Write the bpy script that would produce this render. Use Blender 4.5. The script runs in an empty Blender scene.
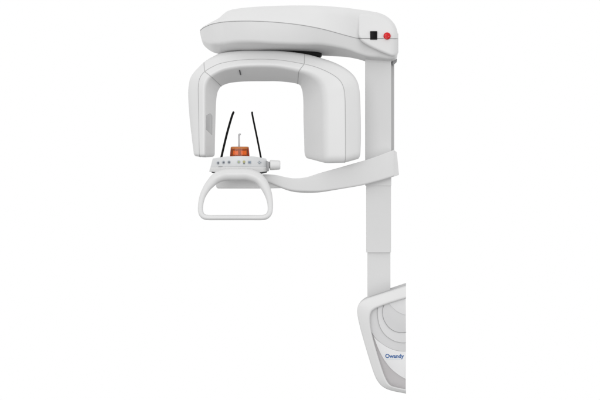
import bpy, bmesh, math
from mathutils import Vector

C = bpy.context.scene.collection
S, D, HY, ZC = 0.005, 5.0, 125.0, 1.5      # metres per photo unit, camera distance, eye level, eye height


def at(px, py, d=0.0):
    k = (D + d) / D
    return Vector(((px - 300) * S * k, d, ZC + (HY - py) * S * k))


# ------------------------------------------------------------------ materials
def plastic(name, col, rough=0.42, spec=0.5, var=0.03, bump=0.02, coat=0.0):
    m = bpy.data.materials.new(name)
    m.use_nodes = True
    nt = m.node_tree
    b = nt.nodes['Principled BSDF']
    tc = nt.nodes.new('ShaderNodeTexCoord')
    n1 = nt.nodes.new('ShaderNodeTexNoise')
    n1.inputs['Scale'].default_value = 6
    n1.inputs['Detail'].default_value = 3
    nt.links.new(tc.outputs['Object'], n1.inputs['Vector'])
    ramp = nt.nodes.new('ShaderNodeMapRange')
    ramp.inputs['To Min'].default_value = rough - 0.06
    ramp.inputs['To Max'].default_value = rough + 0.06
    nt.links.new(n1.outputs['Fac'], ramp.inputs['Value'])
    nt.links.new(ramp.outputs['Result'], b.inputs['Roughness'])
    mix = nt.nodes.new('ShaderNodeMix')
    mix.data_type = 'RGBA'
    c = col
    mix.inputs[6].default_value = (c[0] * (1 - var), c[1] * (1 - var), c[2] * (1 - var), 1)
    mix.inputs[7].default_value = (min(1, c[0] * (1 + var)), min(1, c[1] * (1 + var)), min(1, c[2] * (1 + var)), 1)
    nt.links.new(n1.outputs['Fac'], mix.inputs[0])
    nt.links.new(mix.outputs[2], b.inputs['Base Color'])
    if bump:
        n2 = nt.nodes.new('ShaderNodeTexNoise')
        n2.inputs['Scale'].default_value = 900
        nt.links.new(tc.outputs['Object'], n2.inputs['Vector'])
        bp = nt.nodes.new('ShaderNodeBump')
        bp.inputs['Strength'].default_value = bump
        bp.inputs['Distance'].default_value = 0.001
        nt.links.new(n2.outputs['Fac'], bp.inputs['Height'])
        nt.links.new(bp.outputs['Normal'], b.inputs['Normal'])
    b.inputs['Specular IOR Level'].default_value = spec
    b.inputs['Coat Weight'].default_value = coat
    return m


M_WHITE = plastic('white_lacquer', (0.68, 0.68, 0.68), 0.40)
M_COL = plastic('column_paint', (0.64, 0.64, 0.64), 0.45)
M_HANDLE = plastic('handle_plastic', (0.63, 0.63, 0.63), 0.38)
M_SEAM = plastic('dark_joint', (0.22, 0.22, 0.22), 0.7, 0.2, bump=0)  # dark grey gasket strip in the joints
M_SOFTSEAM = plastic('fine_joint', (0.41, 0.41, 0.41), 0.7, 0.2, bump=0)
M_BLACK = plastic('black_plastic', (0.007, 0.007, 0.007), 0.45, 0.1, bump=0.01)
M_ROD = plastic('black_rubber', (0.004, 0.004, 0.004), 0.6, 0.1, bump=0)
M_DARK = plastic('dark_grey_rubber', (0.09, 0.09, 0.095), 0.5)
M_MIDGREY = plastic('mid_grey_plastic', (0.30, 0.30, 0.305), 0.45)
M_CONSOLE = plastic('console_foil', (0.62, 0.628, 0.635), 0.4, 0.4)
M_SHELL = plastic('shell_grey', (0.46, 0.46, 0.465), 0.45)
M_RAIL = plastic('rail_grey', (0.52, 0.52, 0.52), 0.45)
M_RED = plastic('red_button', (0.60, 0.008, 0.012), 0.35, 0.25, bump=0)
M_MARK = plastic('white_print', (0.80, 0.30, 0.30), 0.5, bump=0)
M_SCREEN = plastic('dark_glass', (0.006, 0.006, 0.0065), 0.3, 0.06, bump=0)
M_BTN = plastic('button_rim', (0.40, 0.43, 0.46), 0.4, bump=0)
M_BTNDOT = plastic('button_centre', (0.10, 0.11, 0.13), 0.4, bump=0)
M_GREEN = plastic('green_mark', (0.32, 0.38, 0.18), 0.4, bump=0)
M_YELLOW = plastic('yellow_mark', (0.38, 0.36, 0.16), 0.4, bump=0)
M_BLUE = plastic('blue_mark', (0.15, 0.20, 0.28), 0.4, bump=0)
M_WINDOW = plastic('window_grey', (0.42, 0.42, 0.425), 0.3)
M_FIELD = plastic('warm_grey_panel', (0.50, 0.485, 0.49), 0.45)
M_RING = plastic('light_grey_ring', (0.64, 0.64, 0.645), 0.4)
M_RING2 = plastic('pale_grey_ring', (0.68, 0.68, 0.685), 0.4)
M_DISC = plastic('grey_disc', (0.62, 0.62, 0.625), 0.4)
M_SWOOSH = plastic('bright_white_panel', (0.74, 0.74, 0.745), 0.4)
M_NAVY = plastic('navy_print', (0.03, 0.12, 0.34), 0.5, bump=0)
M_SKY = plastic('pale_blue_print', (0.62, 0.70, 0.74), 0.5, bump=0)
M_STICK = plastic('clear_grey_plastic', (0.47, 0.47, 0.48), 0.3, bump=0)


def amber(name, col, trans, rough):
    m = plastic(name, col, rough, bump=0, var=0.1)
    b = m.node_tree.nodes['Principled BSDF']
    b.inputs['Transmission Weight'].default_value = trans
    b.inputs['IOR'].default_value = 1.3
    return m


M_AMBER = amber('amber_plastic', (0.90, 0.32, 0.06), 0.9, 0.12)
M_AMBERRIM = amber('amber_rim', (0.62, 0.22, 0.06), 0.35, 0.25)
M_AMBERDARK = amber('dark_amber_plastic', (0.36, 0.035, 0.012), 0.2, 0.3)


# ------------------------------------------------------------------ mesh helpers
def link(name, bm, mats, parent=None, label=None, angle=32):
    bmesh.ops.remove_doubles(bm, verts=bm.verts, dist=1e-6)
    bmesh.ops.recalc_face_normals(bm, faces=bm.faces)
    me = bpy.data.meshes.new(name)
    bm.to_mesh(me)
    bm.free()
    for p in me.polygons:
        p.use_smooth = True
    me.set_sharp_from_angle(angle=math.radians(angle))
    for m in (mats if isinstance(mats, (list, tuple)) else [mats]):
        me.materials.append(m)
    o = bpy.data.objects.new(name, me)
    C.objects.link(o)
    if parent:
        o.parent = parent
        o.matrix_parent_inverse = parent_world(parent).inverted()
    if label:
        o['label'] = label
    return o


def parent_world(o):
    # world matrix of an object whose ancestors only carry translations / parent inverses
    m = o.matrix_basis.copy()
    if o.parent:
        m = parent_world(o.parent) @ o.matrix_parent_inverse @ m
    return m


def cr(p0, p1, p2, p3, t):
    return 0.5 * ((2 * p1) + (p2 - p0) * t + (2 * p0 - 5 * p1 + 4 * p2 - p3) * t * t + (3 * p1 - p0 - 3 * p2 + p3) * t ** 3)


def spline(pts, K=6, closed=False):
    """Catmull-Rom through tuples/Vectors of any length"""
    P = [Vector(p) for p in pts]
    n = len(P)
    out = []
    rng = n if closed else n - 1
    for i in range(rng):
        if closed:
            a, b, c, d = P[(i - 1) % n], P[i], P[(i + 1) % n], P[(i + 2) % n]
        else:
            b, c = P[i], P[i + 1]
            a = P[i - 1] if i else b * 2 - c
            d = P[i + 2] if i + 2 < n else c * 2 - b
        for k in range(K):
            out.append(cr(a, b, c, d, k / K))
    if not closed:
        out.append(P[-1].copy())
    return out


def round_poly(pts, radii, n=5):
    """closed polygon with each corner replaced by a small curve"""
    P = [Vector(p) for p in pts]
    N = len(P)
    out = []
    for i in range(N):
        p, a, b = P[i], P[i - 1], P[(i + 1) % N]
        r = radii[i] if isinstance(radii, (list, tuple)) else radii
        ra = min(r, 0.48 * (a - p).length)
        rb = min(r, 0.48 * (b - p).length)
        A = p + (a - p).normalized() * ra if ra > 1e-9 else p.copy()
        B = p + (b - p).normalized() * rb if rb > 1e-9 else p.copy()
        for k in range(n + 1):
            t = k / n
            out.append(A * (1 - t) ** 2 + p * 2 * t * (1 - t) + B * t * t)
    return out


def bridge(bm, rings, cap0=True, cap1=True, closed=False, mat=0):
    vs = [[bm.verts.new(p) for p in r] for r in rings]
    n = len(vs[0])
    R = len(vs)
    for i in range(R if closed else R - 1):
        a, b = vs[i], vs[(i + 1) % R]
        for j in range(n):
            f = bm.faces.new((a[j], a[(j + 1) % n], b[(j + 1) % n], b[j]))
            f.material_index = mat
    if not closed:
        for flag, r in ((cap0, vs[0]), (cap1, vs[-1])):
            if flag:
                f = bm.faces.new(r)
                f.material_index = mat
    return vs


def cap_rings(ring, tang, b, thick, n=5, roll=False):
    c = sum(ring, Vector()) / len(ring)
    out = []
    for k in range(1, n + 1):
        a = k / n * math.pi / 2
        s = max(0.05, 1 - b * (1 - math.cos(a)) / (0.5 * thick))
        r = [c + (p - c) * s + tang * b * math.sin(a) for p in ring]
        if roll:          # true quarter-round on the front and back faces
            hd = max(abs(p.y - c.y) for p in ring)
            r = [Vector((q.x, c.y + (p.y - c.y) * (1 - b * (1 - math.cos(a)) / hd), q.z)) for p, q in zip(ring, r)]
        out.append(r)
    return out


def loft(stations, radii, K=6, b0=0.0, b1=0.0, thick=0.12, n=5, bm=None, mat=0, dir0=None, dir1=None):
    L = len(stations[0])
    lanes = [spline([st[i] for st in stations], K) for i in range(L)]
    secs = [[lanes[i][j] for i in range(L)] for j in range(len(lanes[0]))]
    rings = [round_poly(s, radii, n) for s in secs]
    cen = [sum(r, Vector()) / len(r) for r in rings]
    if b0:
        t = Vector(dir0) if dir0 else (cen[0] - cen[1]).normalized()
        rings = list(reversed(cap_rings(rings[0], t, b0, thick))) + rings
    if b1:
        t = Vector(dir1) if dir1 else (cen[-1] - cen[-2]).normalized()
        rings = rings + cap_rings(rings[-1], t, b1, thick)
    bm = bm or bmesh.new()
    bridge(bm, rings, mat=mat)
    return bm


def inset2(out, e):
    """offset a closed 2-D outline inwards by e photo units"""
    n = len(out)
    area = sum(out[i].x * out[(i + 1) % n].y - out[(i + 1) % n].x * out[i].y for i in range(n))
    sg = 1 if area > 0 else -1
    res = []
    for i in range(n):
        t = (out[(i + 1) % n] - out[i - 1])
        if t.length < 1e-9:
            t = Vector((1, 0))
        t.normalize()
        res.append(out[i] + Vector((-t.y, t.x)) * sg * e)
    return res


def dedupe(o):
    r = []
    for p in o:
        if not r or (p - r[-1]).length > 1e-4:
            r.append(p)
    if (r[0] - r[-1]).length < 1e-4:
        r.pop()
    return r


def plate(outline, df, db, bev=0.5, bm=None, mat=0, n=4, bow=None, fill=0):
    """solid slab: outline in photo units, front at depth df, back at db, rounded front edge"""
    o = dedupe([Vector((p[0], p[1])) for p in outline])
    bow = bow or (lambda x, y: 0.0)
    rings = [[at(p.x, p.y, db + bow(p.x, p.y)) for p in o]]
    bd = bev * S
    q = o
    for k in range(n + 1):
        a = k / n * math.pi / 2
        q = inset2(o, bev * (1 - math.cos(a)))
        rings.append([at(p.x, p.y, df + bd * (1 - math.sin(a)) + bow(p.x, p.y)) for p in q])
    c = sum(q, Vector((0, 0))) / len(q)
    for k in range(1, fill + 1):
        u = 1 - k / (fill + .2)
        rings.append([at(p.x, p.y, df + bow(p.x, p.y)) for p in [c + (p - c) * u for p in q]])
    bm = bm or bmesh.new()
    bridge(bm, rings, mat=mat)
    return bm


def rpoly(pts, r=1.0, n=5):
    rad = [p[2] if len(p) > 2 else r for p in pts]
    return round_poly([Vector((p[0], p[1])) for p in pts], rad, n)


def circle(cx, cy, r, n=28, ry=None):
    return [Vector((cx + r * math.cos(2 * math.pi * i / n), cy + (ry or r) * math.sin(2 * math.pi * i / n))) for i in range(n)]


def tube(pts, rad, n=10, closed=False, bm=None, mat=0, flat=None):
    """pts world Vectors; rad float or list; flat = (a, b) squash factors"""
    P = [Vector(p) for p in pts]
    N = len(P)
    R = rad if isinstance(rad, (list, tuple)) else [rad] * N
    rings = []
    ref = Vector((0, 1, 0))
    for i in range(N):
        if closed:
            t = P[(i + 1) % N] - P[i - 1]
        else:
            t = P[min(i + 1, N - 1)] - P[max(i - 1, 0)]
        t.normalize()
        u = ref - t * ref.dot(t)
        if u.length < 1e-4:
            u = Vector((0, 0, 1))
        u.normalize()
        v = t.cross(u)
        fa, fb = flat or (1, 1)
        rings.append([P[i] + (u * math.cos(2 * math.pi * k / n) * fa + v * math.sin(2 * math.pi * k / n) * fb) * R[i] for k in range(n)])
    bm = bm or bmesh.new()
    if not closed:
        t0 = (P[0] - P[1]).normalized()
        t1 = (P[-1] - P[-2]).normalized()
        r0 = cap_rings(rings[0], t0, R[0] * 0.8, 2 * R[0], 3)
        r1 = cap_rings(rings[-1], t1, R[-1] * 0.8, 2 * R[-1], 3)
        rings = list(reversed(r0)) + rings + r1
    bridge(bm, rings, closed=closed, mat=mat)
    return bm


def pxtube(pts, r, d=None, K=6, **kw):
    """pts (px, py, depth)"""
    q = spline(pts, K)
    return tube([at(*p) for p in q], r * S, **kw)


def lathe(profile, axis_o, axis, n=40, bm=None, mat=0):
    """profile list of (radius, distance along axis) in metres"""
    axis = Vector(axis).normalized()
    u = axis.orthogonal().normalized()
    v = axis.cross(u)
    rings = [[axis_o + axis * h + (u * math.cos(2 * math.pi * k / n) + v * math.sin(2 * math.pi * k / n)) * r for k in range(n)] for r, h in profile]
    bm = bm or bmesh.new()
    bridge(bm, rings, mat=mat)
    return bm


# ------------------------------------------------------------------ the machine
root = bpy.data.objects.new('dental_xray_machine', None)
C.objects.link(root)
root.location = at(379, 393, 0.1)
root['label'] = 'white panoramic dental x-ray machine with U-shaped rotating arm, chin support and tall column'
root['category'] = 'x-ray machine'


# ---- column
def box_px(x0, x1, y0, y1, d0, d1, bev=0.8, **kw):
    st = []
    for y in (y0, y1):
        st.append([at(x0, y, d0), at(x1, y, d0), at(x1, y, d1), at(x0, y, d1)])
    return loft(st, bev * S, K=1, **kw)


column = link('column', box_px(365.2, 391.3, 52, 185.6, 0.0, 0.20, 0.5), M_COL, root)
link('lower_sleeve', box_px(366.2, 391.0, 185.2, 252.4, 0.006, 0.19, 0.5), M_COL, column)
link('inner_column', box_px(367.4, 390.4, 250, 318, 0.022, 0.17, 0.5), M_COL, column)
link('side_rail', box_px(390, 394.2, 56, 172, 0.10, 0.21, 0.5), M_RAIL, column)

# ---- overhead housing
# x, yTop, ySeam, yCrease, yBot, dTop, dSeam, dCrease, dBot, dBack
def HS(x):        # the front of the long shell sits just ahead of the rotating arm
    return .10 * max(0.0, min(1.0, (330 - x) / 60.0)) * max(0.0, min(1.0, (x - 200) / 25.0))


H = [
    (200.2, 29.2, 30.3, 32.5, 33.8, .03, .01, .02, .04, .06),
    (201.6, 27.6, 29.2, 37.6, 39.6, .00, -.05, -.04, .02, .10),
    (204.0, 25.6, 27.3, 41.5, 45.5, -.03, -.12, -.10, .00, .14),
    (211.0, 21.8, 24.2, 43.8, 51.3, -.10, -.23, -.21, -.05, .20),
    (218.5, 17.8, 22.5, 44.0, 53.8, -.15, -.29, -.27, -.08, .24),
    (223.5, 13.4, 21.8, 43.4, 53.2, -.18, -.32, -.30, -.10, .25),
    (228.0, 10.4, 21.4, 42.8, 52.2, -.20, -.34, -.32, -.11, .26),
    (236.0, 8.3, 21.0, 42.2, 51.2, -.22, -.36, -.34, -.12, .27),
    (252.0, 6.6, 20.9, 42.2, 50.6, -.24, -.38, -.36, -.13, .28),
    (275.0, 5.4, 22.0, 43.6, 50.8, -.24, -.38, -.36, -.11, .28),
    (300.0, 5.0, 24.7, 44.4, 52.5, -.22, -.34, -.32, -.06, .28),
    (322.0, 5.4, 28.8, 44.6, 55.6, -.18, -.27, -.25, .00, .28),
    (345.0, 7.2, 35.0, 49.0, 57.0, -.13, -.18, -.165, .05, .28),
    (358.0, 8.9, 38.2, 53.6, 59.3, -.10, -.13, -.12, .07, .28),
    (368.0, 10.2, 38.4, 56.4, 62.0, -.08, -.10, -.095, .07, .27),
    (380.0, 12.6, 38.4, 57.6, 62.6, -.06, -.09, -.085, .07, .26),
    (388.0, 16.6, 38.5, 58.8, 62.8, -.05, -.085, -.08, .07, .25),
    (394.0, 22.6, 38.5, 58.6, 61.4, -.04, -.08, -.075, .07, .23),
    (396.6, 28.0, 38.6, 56.6, 58.8, -.03, -.065, -.065, .05, .22),
    (397.8, 33.0, 38.6, 52.0, 53.5, -.01, -.05, -.05, .05, .20),
]
st = []
for x, yt, ys, yc, yb, dt, ds, dc, db, dk in H:
    dt, ds, dc = [v + HS(x) for v in (dt, ds, dc)]
    st.append([at(x, yt + 3, dk), at(x, yt, dt), at(x, ys, ds), at(x, yc, dc), at(x, yb, db), at(x, yb - 2, dk)])
housing = link('overhead_housing', loft(st, [.03, .05, .006, .016, .02, .03], K=8, b0=.004, b1=.004, thick=.15), M_WHITE, root, angle=50)
link('seam', pxtube([(h[0], h[2], h[6] + HS(h[0]) - .0005) for h in H], .30, K=8), M_SOFTSEAM, housing)

# raised end cover with the display and the emergency stop
cov = rpoly([(358.2, 13.5, 4), (376, 12.8, 14), (396.8, 25, 15), (396.8, 58.4, 8), (372, 48.3, 12), (358.2, 39.6, 7)], n=10)


def cov_bow(x, y):
    u = max(0.0, min(1.0, (36 - y) / 24.0))
    r = max(0.0, (x - 390) / 7.0)
    return (0.040 + 0.045 * (x - 358) / 38) * u ** 1.3 + 0.02 * r ** 2 + 0.012 * max(0, (x - 358) / 38)


link('end_cover', plate(cov, -.142, -.03, 2.8, bow=cov_bow, n=7, fill=14), M_WHITE, housing)
dcov = -.142 + cov_bow(374, 36)
for seg in ([(358.4, 38.2), (364, 38.4), (370.2, 38.4)], [(377.2, 38.4), (383.4, 38.5)], [(390.3, 38.6), (393.5, 38.6), (394.4, 38.6), (395.6, 38.6), (396.7, 38.6)]):
    link('seam', pxtube([(x, y, -.1425 + cov_bow(x, y) + (.0103 if x > 396.5 else .0025 if x > 395 else 0.004 if x < 360 else 0)) for x, y in seg], .3, K=3), M_SEAM, housing)
scr = plate(rpoly([(370.2, 31), (377.2, 31), (377.2, 39.6), (370.2, 39.6)], .5), dcov - .004, dcov + .01, .3)
plate(rpoly([(371.5, 32.2), (376, 32.2), (376, 38.3), (371.5, 38.3)], .3), dcov - .005, dcov - .001, .1, bm=scr, mat=1)
link('display', scr, [M_BLACK, M_SCREEN], housing, 'small black rectangular display window')
db_ = -.142 + cov_bow(386.8, 36.2)
P0 = at(386.8, 36.2, db_ + .012)
bt = lathe([(.0175, 0), (.0175, .008), (.0175, .018), (.0168, .0215), (.0150, .0240), (.0115, .0255), (.006, .0262), (.001, .0264)], P0, (0, -1, 0))
ftop = db_ + .012 - .0272
for k in range(3):       # three turn arrows printed on the knob
    a0 = math.radians(90 + 120 * k)
    arc = []
    for j in range(6):
        a = a0 - .45 + .9 * j / 5
        arc.append(at(386.8 + 1.9 * math.cos(a), 36.2 + 1.9 * math.sin(a), ftop + .0024))
    tube(arc, .0009, n=6, bm=bt, mat=1)
    a = a0 + .5
    c = Vector((386.8 + 1.95 * math.cos(a), 36.2 + 1.95 * math.sin(a)))
    tg = Vector((-math.sin(a), math.cos(a)))
    nr = Vector((math.cos(a), math.sin(a)))
    plate([c + tg * .6, c + nr * .5, c - nr * .5], ftop + .001, ftop + .006, .05, bm=bt, mat=1, n=1)
link('emergency_stop_button', bt, [M_RED, M_MARK], housing, 'round red emergency stop button with white arrows')
# small dark bracket under the right corner
link('corner_bracket', plate(rpoly([(392.5, 59), (397.2, 59), (396.6, 62.2), (393, 65.4), (392.2, 64)], .5), .03, .12, .3), M_MIDGREY, housing)

# ---- turntable between the housing and the rotating arm
ct = at(280.5, 50, -.02)
zt = at(280, 49.6, -.10).z
zb = at(280, 56.4, -.10).z
RX = 41.4 * S * (D - .02) / D
rings = []
for r, z in ((.90, zt + .02), (.96, zt), (1.0, zt - .006), (1.0, zb + .008), (.985, zb + .002), (.95, zb), (.2, zb - .0005)):
    ring = []
    for k in range(72):
        t = 2 * math.pi * k / 72
        cx_, sy_ = math.cos(t), math.sin(t)
        ring.append(Vector((ct.x + math.copysign(abs(cx_) ** .55, cx_) * RX * r, -.02 + math.copysign(abs(sy_) ** .55, sy_) * .085 * r, z)))
    rings.append(ring)
bm = bmesh.new()
bridge(bm, rings)
link('turntable', bm, M_BLACK, root)

# ---- rotating arm : out | seam | crease | inner
U = [
    ((194.3, 152.5), (199.2, 153.5), (205.0, 154.0), (215.0, 153.5)),
    ((192.7, 140), (199.0, 140), (205.0, 140), (215.2, 140)),
    ((190.4, 120), (198.7, 118), (205.0, 118), (215.8, 118)),
    ((188.9, 100), (198.3, 98), (204.9, 98), (216.3, 103)),
    ((189.2, 86), (198.3, 86), (205.1, 87), (217.4, 94)),
    ((192.6, 75), (200.0, 77.6), (207.2, 80.6), (219.2, 89.4)),
    ((204.3, 62.6), (204.6, 71.5), (210.9, 76.2), (221.7, 86.4)),
    ((213.5, 56.9), (213, 66.4), (219, 71.4), (227, 84)),
    ((222, 53.4), (222, 63), (228, 68.4), (234, 82.6)),
    ((240, 51.3), (240, 60), (243, 66.2), (246, 81.7)),
    ((262, 51.1), (262, 59.1), (263, 65.5), (264, 81.5)),
    ((282, 51.6), (282, 60.2), (280, 66.8), (280, 81.7)),
    ((304.5, 54.4), (304.3, 64.0), (298.6, 71.0), (297.6, 84.2)),
    ((320, 58.2), (317, 67.3), (308.5, 74.2), (301.6, 89.5)),
    ((335, 63.2), (330, 73.0), (317, 79.6), (302.7, 97)),
    ((347, 69.8), (339, 79.3), (322, 86.4), (303, 104)),
    ((355.2, 78), (343.3, 86.5), (324, 95), (303, 110)),
    ((359.2, 90), (345.0, 97), (324.8, 105), (303, 117)),
    ((360.4, 115), (345.4, 118), (325.0, 120), (303.2, 125)),
    ((360.6, 138), (345.6, 138), (325.0, 138), (303.6, 138)),
    ((360.2, 150.5), (345.6, 154.8), (325.0, 155.3), (303.9, 149.8)),
]


def ustat(i):
    o, s, c, n_ = U[i]
    o = (Vector(o) + (Vector(o) - Vector(n_)).normalized() * .9)
    # right leg carries the deeper tube head
    f = max(0.0, min(1.0, (i - 10) / 6.0))
    d_out = -.165 - .03 * f
    d_seam = -.20 - .03 * f
    d_cre = -.222 + .005 * f
    d_in = -.07 - .01 * f
    d_bk = .10
    # back lanes pulled inside the outline
    mo = (Vector(o) * .90 + Vector(n_) * .10)
    mi = (Vector(n_) * .82 + Vector(o) * .18)
    return [at(mo.x, mo.y, d_bk), at(o[0], o[1], d_out), at(s[0], s[1], d_seam), at(c[0], c[1], d_cre), at(n_[0], n_[1], d_in), at(mi.x, mi.y, d_bk)]


UR = [.03, .028, .010, .024, .012, .03]
# the whole loop is one spline, then cut at the two mitres
KU = 8
allst = [ustat(i) for i in range(len(U))]
lanesU = [spline([s_[i] for s_ in allst], KU) for i in range(6)]


def upiece(i0, i1, b0=0, b1=0, d0=None, d1=None, gap0=0, gap1=0):
    rings = []
    a, b = i0 * KU, i1 * KU
    for j in range(a, b + 1):
        rings.append(round_poly([lanesU[k][j] for k in range(6)], UR, 5))
    for g, e in ((gap0, 0), (gap1, -1)):
        if g:
            o = rings[1 if e == 0 else -2]
            rings[e] = [p + (q - p).normalized() * g for p, q in zip(rings[e], o)]
            # small lip so the joint reads as a groove
            c = sum(rings[e], Vector()) / len(rings[e])
    if b0:
        rings = list(reversed(cap_rings(rings[0], Vector(d0), b0, .14, 7))) + rings
    if b1:
        rings = rings + cap_rings(rings[-1], Vector(d1), b1, .80, 9, True)
    bm = bmesh.new()
    bridge(bm, rings)
    return bm


sensor = link('sensor_housing', upiece(0, 6, b0=.017, d0=(0, 0, -1), gap1=.0012), M_WHITE, root, angle=40)
bridge_o = link('arm_bridge', upiece(6, 12, gap0=.0012, gap1=.0012), M_WHITE, root, angle=40)
tubeh = link('tube_housing', upiece(12, 20, b1=.040, d1=(0, 0, -1), gap0=.0012), M_WHITE, root, angle=40)


def lane_seam(par, i0, i1, r=.23):
    pts = [p + Vector((0, -.0006, 0)) for p in lanesU[2][i0 * KU:i1 * KU + 1]]
    # the corner rounding pulls the surface in slightly: sink the joint to it
    q = []
    for j, p in zip(range(i0 * KU, i1 * KU + 1), pts):
        ring = round_poly([lanesU[k][j] for k in range(6)], UR, 6)
        m = ring[2 * 7 + 3]
        q.append(m + Vector((0, -.0004, 0)))
    for jj, b, th, at_end in ((0, .017, .14, 0), (20 * KU, .040, .80, 1)):     # carry the joint down over the rounded foot
        if (at_end and i1 == 20) or (not at_end and i0 == 0):
            ring = round_poly([lanesU[k][jj] for k in range(6)], UR, 5)
            ex = [cr_[2 * 6 + 2].lerp(cr_[2 * 6 + 3], .5) + Vector((0, -.0004, -.0004)) for cr_ in cap_rings(ring, Vector((0, 0, -1)), b, th, 9, bool(at_end))][:8]
            q = q + ex if at_end else list(reversed(ex)) + q
    link('seam', tube(q, r * S, n=8), M_SOFTSEAM, par)


lane_seam(sensor, 0, 6)
lane_seam(bridge_o, 6, 12)
lane_seam(tubeh, 12, 20)


def mitre(par, i, mat, r=.3):
    ring = round_poly([lanesU[k][i * KU] for k in range(6)], UR, 6)
    q = ring[1 * 7 + 2:4 * 7 + 4]
    link('seam', tube(q, r * S, n=8), mat, par)


mitre(bridge_o, 6, M_SOFTSEAM)
mitre(bridge_o, 12, M_SOFTSEAM)


def on_inner(j, u):
    """point on the crease-to-inner face of the arm at spline index j, 0 = crease, 1 = inner edge"""
    return lanesU[3][j] * (1 - u) + lanesU[4][j] * u


def inner_patch(name, corners, lift, mat, par, depth=.006, label=None):
    pts = [on_inner(j, u) for j, u in corners]
    n_ = (pts[1] - pts[0]).cross(pts[2] - pts[0]).normalized()
    if n_.y > 0:
        n_ = -n_
    o = round_poly(pts, .004, 4)
    bm = bmesh.new()
    c = sum(o, Vector()) / len(o)
    bridge(bm, [[p - n_ * depth for p in o], [p + n_ * lift * .5 for p in o], [c + (p - c) * .97 + n_ * lift for p in o]])
    link(name, bm, mat, par, label)


inner_patch('sensor_window', [(17, .10), (18, .48), (17, .66), (10, .68), (12, .10)], .0014, M_WINDOW, sensor, label='grey sensor window on the inner face')
# indicator slot under the bridge
j0 = 8 * KU + 6
a_, b_ = on_inner(j0, .22), on_inner(j0, .50)
link('indicator_slot', tube([a_ + Vector((0, -.002, -.001)), b_ + Vector((0, -.002, -.001))], .0031, n=8), M_DARK, bridge_o)

# ---- support arm with its bracket round the column
A = [  # x, yTop, yBot, dFront, dBack
    (258, 174.6, 181.0, -.26, -.20),
    (268, 174.4, 182.4, -.255, -.19),
    (277, 175.2, 186.4, -.245, -.18),
    (285, 177.0, 189.8, -.235, -.17),
    (294, 178.3, 192.2, -.22, -.155),
    (306, 177.3, 193.2, -.20, -.135),
    (320, 173.0, 192.6, -.17, -.10),
    (338, 168.0, 189.7, -.125, -.05),
    (356, 162.8, 186.5, -.085, .02),
    (366, 159.9, 184.4, -.070, .22),
    (380, 155.0, 180.7, -.060, .23),
    (390.5, 151.0, 177.6, -.055, .23),
    (393.6, 149.9, 176.6, -.052, .22),
]
st = []
for i, (x, yt, yb, df, dk) in enumerate(A):
    xb = (5.0 if i == len(A) - 1 else 2.5 if i == len(A) - 2 else 0)
    xt = xb * .55
    tw = 1.5 * max(0.0, 1 - abs(x - 306) / 42.0)          # the blade twists a little on its way to the chin plate
    st.append([at(x, yt, df), at(x, yb - tw, df), at(x + xb, yb - (1.6 if xb else 0.2), dk), at(x + xt, yt + (2 if xb else -.0), dk)])
arm = link('support_arm', loft(st, [.004, .011, .006, .006], K=7, b0=.004, b1=.003, thick=.08), M_WHITE, root, angle=35)

# ---- chin support plate
link('chin_support_plate', plate(rpoly([(216, 178, 2), (262, 176.5, 2), (276, 181, 3), (282.5, 188.1, 2), (262, 188.5, 1), (216, 188.5, 3)], 2), -.222, -.10, .9, n=6), M_WHITE, root)

# ---- control console
bowc = lambda x, y: .00006 * (x - 239) ** 2


def slab(rows, df, db, rad, cap):
    st = []
    for xt, yt, xb, yb in rows:
        st.append([at(xt, yt, df + bowc(xt, 0)), at(xb, yb, df + bowc(xb, 0)), at(xb, yb, db), at(xt, yt, db)])
    return loft(st, [rad, rad, .002, .002], K=8, b0=cap, b1=cap, thick=.05)


console = link('control_console', slab([(213.2, 158.4, 210.8, 167.4), (225, 156.7, 224, 167.2), (240, 156.0, 240, 167.1), (254, 156.5, 254.5, 167.2), (265.8, 158.5, 267.5, 167.4)], -.362, -.20, .004, .002), M_CONSOLE, root)
link('console_base', slab([(210.5, 167.7, 209.6, 171.6), (225, 167.5, 224, 173.0), (240, 167.4, 240, 173.5), (254, 167.5, 254.5, 173), (267.8, 167.7, 268.6, 171.2)], -.3645, -.19, .004, .002), M_HANDLE, console)
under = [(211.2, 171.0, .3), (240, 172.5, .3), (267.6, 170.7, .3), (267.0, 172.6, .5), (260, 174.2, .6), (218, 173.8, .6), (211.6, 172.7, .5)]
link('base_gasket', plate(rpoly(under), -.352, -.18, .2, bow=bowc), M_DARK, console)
link('shaded_side', plate(rpoly([(266.5, 160.5, .5), (269.2, 162.2, .5), (269.2, 170.4, .5), (267.0, 171.4, .3)]), -.33, -.21, .3), M_MIDGREY, console)  # grey plate puts the shade of the console's right side into colour
fz = lambda x: -.362 + bowc(x, 0)


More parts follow.
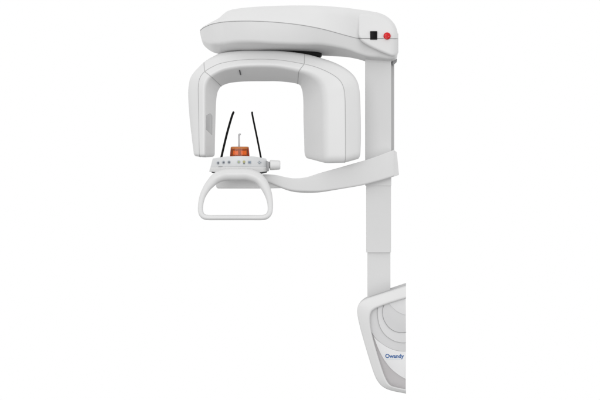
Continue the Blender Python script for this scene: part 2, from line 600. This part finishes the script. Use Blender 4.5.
def button(x, y, r, mats, kind):
    d = fz(x) - .0006
    if kind == 'diamond':
        bm = plate(rpoly([(x - r * 1.35, y), (x, y - r * 1.05), (x + r * 1.35, y), (x, y + r * 1.05)], .3), d - .002, d + .004, .2)
        for dx, dy in ((-1, 0), (1, 0), (0, -1), (0, 1)):
            c = Vector((x + dx * r * .75, y + dy * r * .55))
            t = Vector((dx, dy)) * .55
            nn = Vector((-dy, dx)) * .5
            plate([c + t, c + nn, c - nn], d - .003, d, .04, bm=bm, mat=1, n=1)
    elif kind == 'screen':
        bm = plate(rpoly([(x - 1.8, y - 1.6), (x + 1.7, y - 1.6), (x + 1.7, y + 1.5), (x - 1.8, y + 1.5)], .4), d - .002, d + .004, .2)
        plate(rpoly([(x - 1.1, y - 1.0), (x + 1.1, y - 1.0), (x + 1.1, y + .8), (x - 1.1, y + .8)], .2), d - .003, d, .05, bm=bm, mat=1)
    elif kind == 'lamp':
        bm = plate(circle(x, y - .5, 1.25, 20), d - .002, d + .004, .2)
        plate(rpoly([(x - .8, y + .6), (x + .8, y + .6), (x + .6, y + 1.9), (x - .6, y + 1.9)], .2), d - .0025, d, .05, bm=bm, mat=1)
    else:
        bm = plate(circle(x, y, r, 24), d - .002, d + .004, .25)
        plate(circle(x, y, r * .55, 20), d - .003, d, .1, bm=bm, mat=1)
    return link('button', bm, mats, console)


for x, y in ((218.2, 162.9), (223.6, 162.3), (229.0, 162.1)):
    button(x, y, 1.75, [M_BTN, M_BTNDOT], 'round')
button(238.7, 161.9, 1.7, [M_BTN, M_GREEN], 'round')
button(244.0, 162.2, 1.4, [M_YELLOW, M_BTNDOT], 'lamp')
button(249.5, 162.3, 1.5, [M_BTN, M_BLUE], 'screen')
button(259.3, 162.4, 1.7, [M_BTN, M_BTNDOT], 'diamond')
link('printed_line', plate([(218.3, 166.3), (226.8, 166.4), (226.8, 166.9), (218.3, 166.8)], fz(222) - .0012, fz(222) + .002, .05), M_MIDGREY, console)

# knob on the right end
ck = at(268.6, 165, -.30)
kl = at(270, 165, -.30).x - ck.x
k2 = at(280.3, 165, -.30).x - ck.x
kn = lathe([(.016, -.01), (.016, kl)], ck, (1, 0, 0), n=24, mat=1)
ra, rb = .0242, .0212
lathe([(.004, kl), (ra - .002, kl), (ra, kl + .003), (rb + .0005, k2 - .005), (rb - .001, k2 - .002), (rb - .004, k2), (.003, k2)], ck, (1, 0, 0), n=36, bm=kn)
link('knob', kn, [M_WHITE, M_MIDGREY], console, 'white adjusting knob on the right end of the console')

# ---- handle (closed loop, thick on top, slim below)
HP = [  # px, py, r, depth
    (237, 174.4, 6.2, -.405), (247, 174.4, 6.2, -.405), (254.5, 176.4, 6.0, -.410), (259.6, 179.6, 5.5, -.415), (263.4, 183.9, 4.9, -.425), (267.3, 191.6, 4.1, -.445), (269.6, 199.5, 3.2, -.465),
    (270.3, 206.5, 2.7, -.48), (269.8, 212.2, 2.6, -.495), (267.2, 216.0, 2.6, -.505), (262.5, 217.5, 2.6, -.51), (250, 217.6, 2.6, -.51), (235, 217.6, 2.6, -.51), (220, 217.6, 2.6, -.51),
    (208, 217.5, 2.6, -.51), (203.2, 216.1, 2.6, -.505), (200.8, 212.2, 2.6, -.495), (200.6, 205.5, 2.6, -.48), (202.5, 196.5, 3.0, -.46), (206.8, 188.2, 3.8, -.44), (211.2, 182.8, 4.6, -.425),
    (215.5, 178.7, 5.3, -.415), (221, 175.8, 5.9, -.410), (228, 174.5, 6.2, -.405),
]
hp = spline(HP, 6, closed=True)
handle = link('handle', tube([at(p[0], p[1], p[3]) for p in hp], [p[2] * S * (D + p[3]) / D for p in hp], n=24, closed=True), M_HANDLE, root)

# ---- temple supports
link('temple_rod', pxtube([(221.2, 158, -.28, ), (223.6, 147.5, -.28), (226.6, 135, -.275), (229.6, 124, -.27), (232, 116, -.265), (233.5, 112.2, -.26)], 1.05, n=12), M_ROD, root)
link('temple_rod', pxtube([(261.0, 158, -.24), (259, 147.5, -.235), (256.6, 135.5, -.23), (254.2, 124, -.225), (252.4, 115, -.22), (252.1, 112.2, -.218)], .88, n=12), M_ROD, root)

# ---- amber chin rest with its bite stick
c0 = at(239.8, 151, -.26)


def ell_ring(a, b, z, n=56, p=3.2):
    r = []
    for k in range(n):
        t = 2 * math.pi * k / n
        x = math.copysign(abs(math.cos(t)) ** (2 / p), math.cos(t)) * a
        y = math.copysign(abs(math.sin(t)) ** (2 / p), math.sin(t)) * b
        r.append(Vector((c0.x + x, c0.y + y, z)))
    return r


zT = at(0, 147.0, -.26).z
zB = at(0, 158.5, -.26).z
kk = S * (D - .26) / D
bm = bmesh.new()
rg = [ell_ring(9.9 * kk, .036, zB), ell_ring(9.8 * kk, .036, zB + .012), ell_ring(9.1 * kk, .034, zT - .005), ell_ring(8.9 * kk, .033, zT - .001), ell_ring(8.5 * kk, .031, zT),
      ell_ring(8.0 * kk, .029, zT - .001), ell_ring(7.7 * kk, .027, zT - .005), ell_ring(8.0 * kk, .028, zB + .012)]
vs = bridge(bm, rg)
chin = link('chin_rest', bm, M_AMBER, root, 'translucent amber chin rest block')
bm = bmesh.new()
for pl in ([(230.9, 147.6), (232.0, 148.2), (232.0, 157.5), (230.0, 157.5)], [(247.6, 148.2), (248.7, 147.6), (249.6, 157.5), (247.6, 157.5)],
           [(239.0, 150), (240.6, 150), (241.2, 155.2), (238.2, 155.2)], [(232.2, 149.0), (236, 149.6), (239.8, 149.2), (243.6, 149.6), (247.4, 149.0), (247.4, 150.3), (243.6, 151.0), (239.8, 150.6), (236, 151.0), (232.2, 150.3)],
           [(232.2, 154.9), (247.4, 154.9), (247.4, 157.5), (232.2, 157.5)]):
    plate(rpoly(pl, .4), -.284, -.24, .2, bm=bm)
link('inner_rib', bm, M_AMBERDARK, chin)
bm = bmesh.new()
bridge(bm, [ell_ring(9.1 * kk, .0344, zT - .007), ell_ring(9.15 * kk, .0346, zT - .004), ell_ring(8.7 * kk, .0325, zT + .0012), ell_ring(7.9 * kk, .028, zT + .0012), ell_ring(7.7 * kk, .027, zT - .003), ell_ring(7.9 * kk, .028, zT - .006)], closed=True)
link('rim', bm, M_AMBERRIM, chin)
link('bite_stick', pxtube([(239.2, 156, -.26), (239.1, 147, -.26), (239.0, 140, -.26), (239.0, 135.6, -.26), (239.5, 134.4, -.262), (240.1, 134.3, -.264)], .92, n=12), M_STICK, chin, 'grey upright bite stick')

# ---- base panel at the foot of the column (ends in a straight edge on the right)
F = [  # back outer, front outer, front inner
    ((406, 282.9), (406, 286.2), (406, 298.3)),
    ((396, 286.2), (396, 289.4), (396, 301.2)),
    ((384, 290.3), (384, 293.2), (386, 304.4)),
    ((373, 294.1), (373, 296.7), (380, 306.6)),
    ((365.5, 297.5), (365.8, 299.2), (374.8, 309)),
    ((360.2, 302), (360.2, 302.6), (371.4, 312)),
    ((357.6, 307.6), (357.4, 308), (370.0, 316.5)),
    ((357.8, 315), (357.4, 315), (370.0, 323)),
    ((360.5, 327), (359.9, 327), (371.2, 331.5)),
    ((364.9, 343), (364.3, 343), (374.2, 344)),
    ((370.3, 361), (369.7, 361), (379.4, 361.5)),
    ((374.4, 373.6), (373.9, 373.6), (383.6, 374)),
    ((378.1, 381), (377.6, 381.2), (386.8, 381.0)),
    ((383.3, 386.6), (383.0, 387), (390.4, 385.4)),
    ((391.5, 390.2), (391.3, 390.7), (395.6, 387.3)),
    ((406, 393.2), (406, 393.7), (406, 389.6)),
]
st, sb = [], []
for bo, fo, fi in F:
    bo, fo, fi = Vector(bo), Vector(fo), Vector(fi)
    w = (fi - fo).normalized()
    bi = fi + w * .3
    if fo.x == 406:
        w = Vector((0, w.y)); bi = fi + w * .3
    mo = fo * .80 + bo * .20
    bx = fi + w * -1.2
    st.append([at(mo.x, mo.y, -.05), at(fo.x, fo.y, -.085), at(fi.x, fi.y, -.10), at(bi.x, bi.y, -.052), at(bi.x, bi.y, -.05)])
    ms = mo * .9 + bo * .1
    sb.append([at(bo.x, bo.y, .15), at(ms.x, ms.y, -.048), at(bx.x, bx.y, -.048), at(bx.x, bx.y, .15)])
base = link('base_panel', loft(st, [.002, .007, .012, .003, .001], K=7, n=5), M_WHITE, root, angle=40)
link('back_shell', loft(sb, [.006, .002, .002, .002], K=7, n=4), M_SHELL, base, 'back of the base panel rim, in darker grey', angle=40)  # back of the rim, coloured a darker grey than its front
inn = spline([(f[2][0], f[2][1]) for f in F], 6)
inn2 = []
for i, p in enumerate(inn):                     # run slightly under the frame
    t = inn[min(i + 1, len(inn) - 1)] - inn[max(i - 1, 0)]
    nn = Vector((t.y, -t.x)).normalized()
    q = p + nn * -1.2
    inn2.append(Vector((min(q.x, 405.9), q.y)))
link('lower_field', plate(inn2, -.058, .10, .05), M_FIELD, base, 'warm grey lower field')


def arc(cx, cy, rx, ry, a0, a1, n=28):
    return [Vector((cx + rx * math.cos(math.radians(a0 + (a1 - a0) * i / n)), cy + ry * math.sin(math.radians(a0 + (a1 - a0) * i / n)))) for i in range(n + 1)]


def clip_in(pts, m=.8):
    """keep points inside the inner frame outline (left and top limits)"""
    res = []
    for p in pts:
        best = None
        for q in inn:
            if best is None or (q - p).length < (best - p).length:
                best = q
        res.append(p)
    return res


XR = 405.9
# everything above the white field
up1 = spline([(371.2, 331.5), (374.8, 337.2), (380, 342.2), (388, 347.4), (397, 350.6), (XR, 351.4)], 6)
top_edge = [Vector(p) for p in inn2 if p.y < 331.5]
ring1 = up1 + top_edge
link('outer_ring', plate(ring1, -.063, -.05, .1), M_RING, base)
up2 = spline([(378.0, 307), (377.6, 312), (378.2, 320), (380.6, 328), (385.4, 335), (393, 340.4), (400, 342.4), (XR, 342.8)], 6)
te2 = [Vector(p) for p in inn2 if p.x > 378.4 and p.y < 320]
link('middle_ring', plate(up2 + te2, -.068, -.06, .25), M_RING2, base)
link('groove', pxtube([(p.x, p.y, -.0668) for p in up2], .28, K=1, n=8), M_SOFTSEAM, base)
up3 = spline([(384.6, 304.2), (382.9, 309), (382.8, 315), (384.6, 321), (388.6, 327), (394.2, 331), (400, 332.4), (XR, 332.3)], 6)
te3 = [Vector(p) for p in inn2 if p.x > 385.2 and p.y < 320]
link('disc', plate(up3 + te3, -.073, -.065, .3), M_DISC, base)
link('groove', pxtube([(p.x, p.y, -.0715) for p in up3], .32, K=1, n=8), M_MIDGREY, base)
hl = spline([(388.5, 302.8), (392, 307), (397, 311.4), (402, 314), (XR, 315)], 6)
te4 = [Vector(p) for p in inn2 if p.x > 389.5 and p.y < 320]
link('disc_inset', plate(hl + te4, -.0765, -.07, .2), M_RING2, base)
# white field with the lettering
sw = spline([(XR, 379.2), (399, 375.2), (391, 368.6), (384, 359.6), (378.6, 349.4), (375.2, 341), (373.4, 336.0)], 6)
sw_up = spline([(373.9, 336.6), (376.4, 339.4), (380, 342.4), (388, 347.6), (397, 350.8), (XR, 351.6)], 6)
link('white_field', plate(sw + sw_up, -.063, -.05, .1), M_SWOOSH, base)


def text_mesh(txt, x0, x1, ybase, d, mat, name, parent, hscale=1.0):
    cu = bpy.data.curves.new(name, 'FONT')
    cu.body = txt
    cu.size = 1.0
    cu.extrude = .012
    cu.offset = .026
    o = bpy.data.objects.new(name, cu)
    C.objects.link(o)
    dg = bpy.context.evaluated_depsgraph_get()
    me = bpy.data.meshes.new_from_object(o.evaluated_get(dg))
    bpy.data.objects.remove(o)
    xs = [v.co.x for v in me.vertices]
    A0, A1 = at(x0, ybase, d), at(x1, ybase, d)
    k = (A1.x - A0.x) / (max(xs) - min(xs))
    mn = min(xs)
    for v in me.vertices:
        v.co = Vector((A0.x + (v.co.x - mn) * k, d - v.co.z * k, A0.z + v.co.y * k * hscale))
    bm = bmesh.new()
    bm.from_mesh(me)
    return bm


lg = text_mesh('Owandy', 385.3, 403.9, 357.9, -.0636, M_NAVY, 'lettering', base, 1.0)
link('lettering', lg, M_NAVY, base, 'navy blue maker lettering')
link('underline', plate([(386, 359.0), (400.4, 359.0), (400.4, 359.4), (386, 359.4)], -.0642, -.062, .03), M_SKY, base)

# ------------------------------------------------------------------ light
w = bpy.data.worlds.new('World')
bpy.context.scene.world = w
w.use_nodes = True
nt = w.node_tree
bg = nt.nodes['Background']
tc = nt.nodes.new('ShaderNodeTexCoord')
sp = nt.nodes.new('ShaderNodeSeparateXYZ')
nt.links.new(tc.outputs['Generated'], sp.inputs[0])
mr = nt.nodes.new('ShaderNodeMapRange')          # white surround; dimming below the frame is added to shade the undersides
mr.interpolation_type = 'SMOOTHSTEP'
mr.inputs['From Min'].default_value = -.62
mr.inputs['From Max'].default_value = -.34
mr.inputs['To Min'].default_value = .23
mr.inputs['To Max'].default_value = 1.0
nt.links.new(sp.outputs['Z'], mr.inputs['Value'])
nt.links.new(mr.outputs['Result'], bg.inputs['Strength'])
bg.inputs['Color'].default_value = (1, 1, 1, 1)


def area(name, loc, target, size, power):
    l = bpy.data.lights.new(name, 'AREA')
    l.shape = 'RECTANGLE'
    l.size, l.size_y = size
    l.energy = power
    o = bpy.data.objects.new(name, l)
    C.objects.link(o)
    o.location = loc
    o.rotation_euler = (Vector(target) - Vector(loc)).to_track_quat('-Z', 'Y').to_euler()
    return o


area('front_fill', (-1.2, -5.8, 2.5), (0, 0, 1.4), (3.0, 2.2), 84)  # added lamp out of view, brightens the front faces

# ------------------------------------------------------------------ camera
cam = bpy.data.cameras.new('camera')
cam.sensor_width = 36
cam.lens = 36 * D / (600 * S)
cam.shift_y = -(200 - HY) / 600
cam.clip_end = 200
co = bpy.data.objects.new('camera', cam)
C.objects.link(co)
co.location = (0, -D, ZC)
co.rotation_euler = (math.pi / 2, 0, 0)
sc = bpy.context.scene
sc.camera = co
sc.view_settings.view_transform = 'Standard'
sc.view_settings.look = 'None'
sc.view_settings.exposure = 0
sc.view_settings.gamma = 1
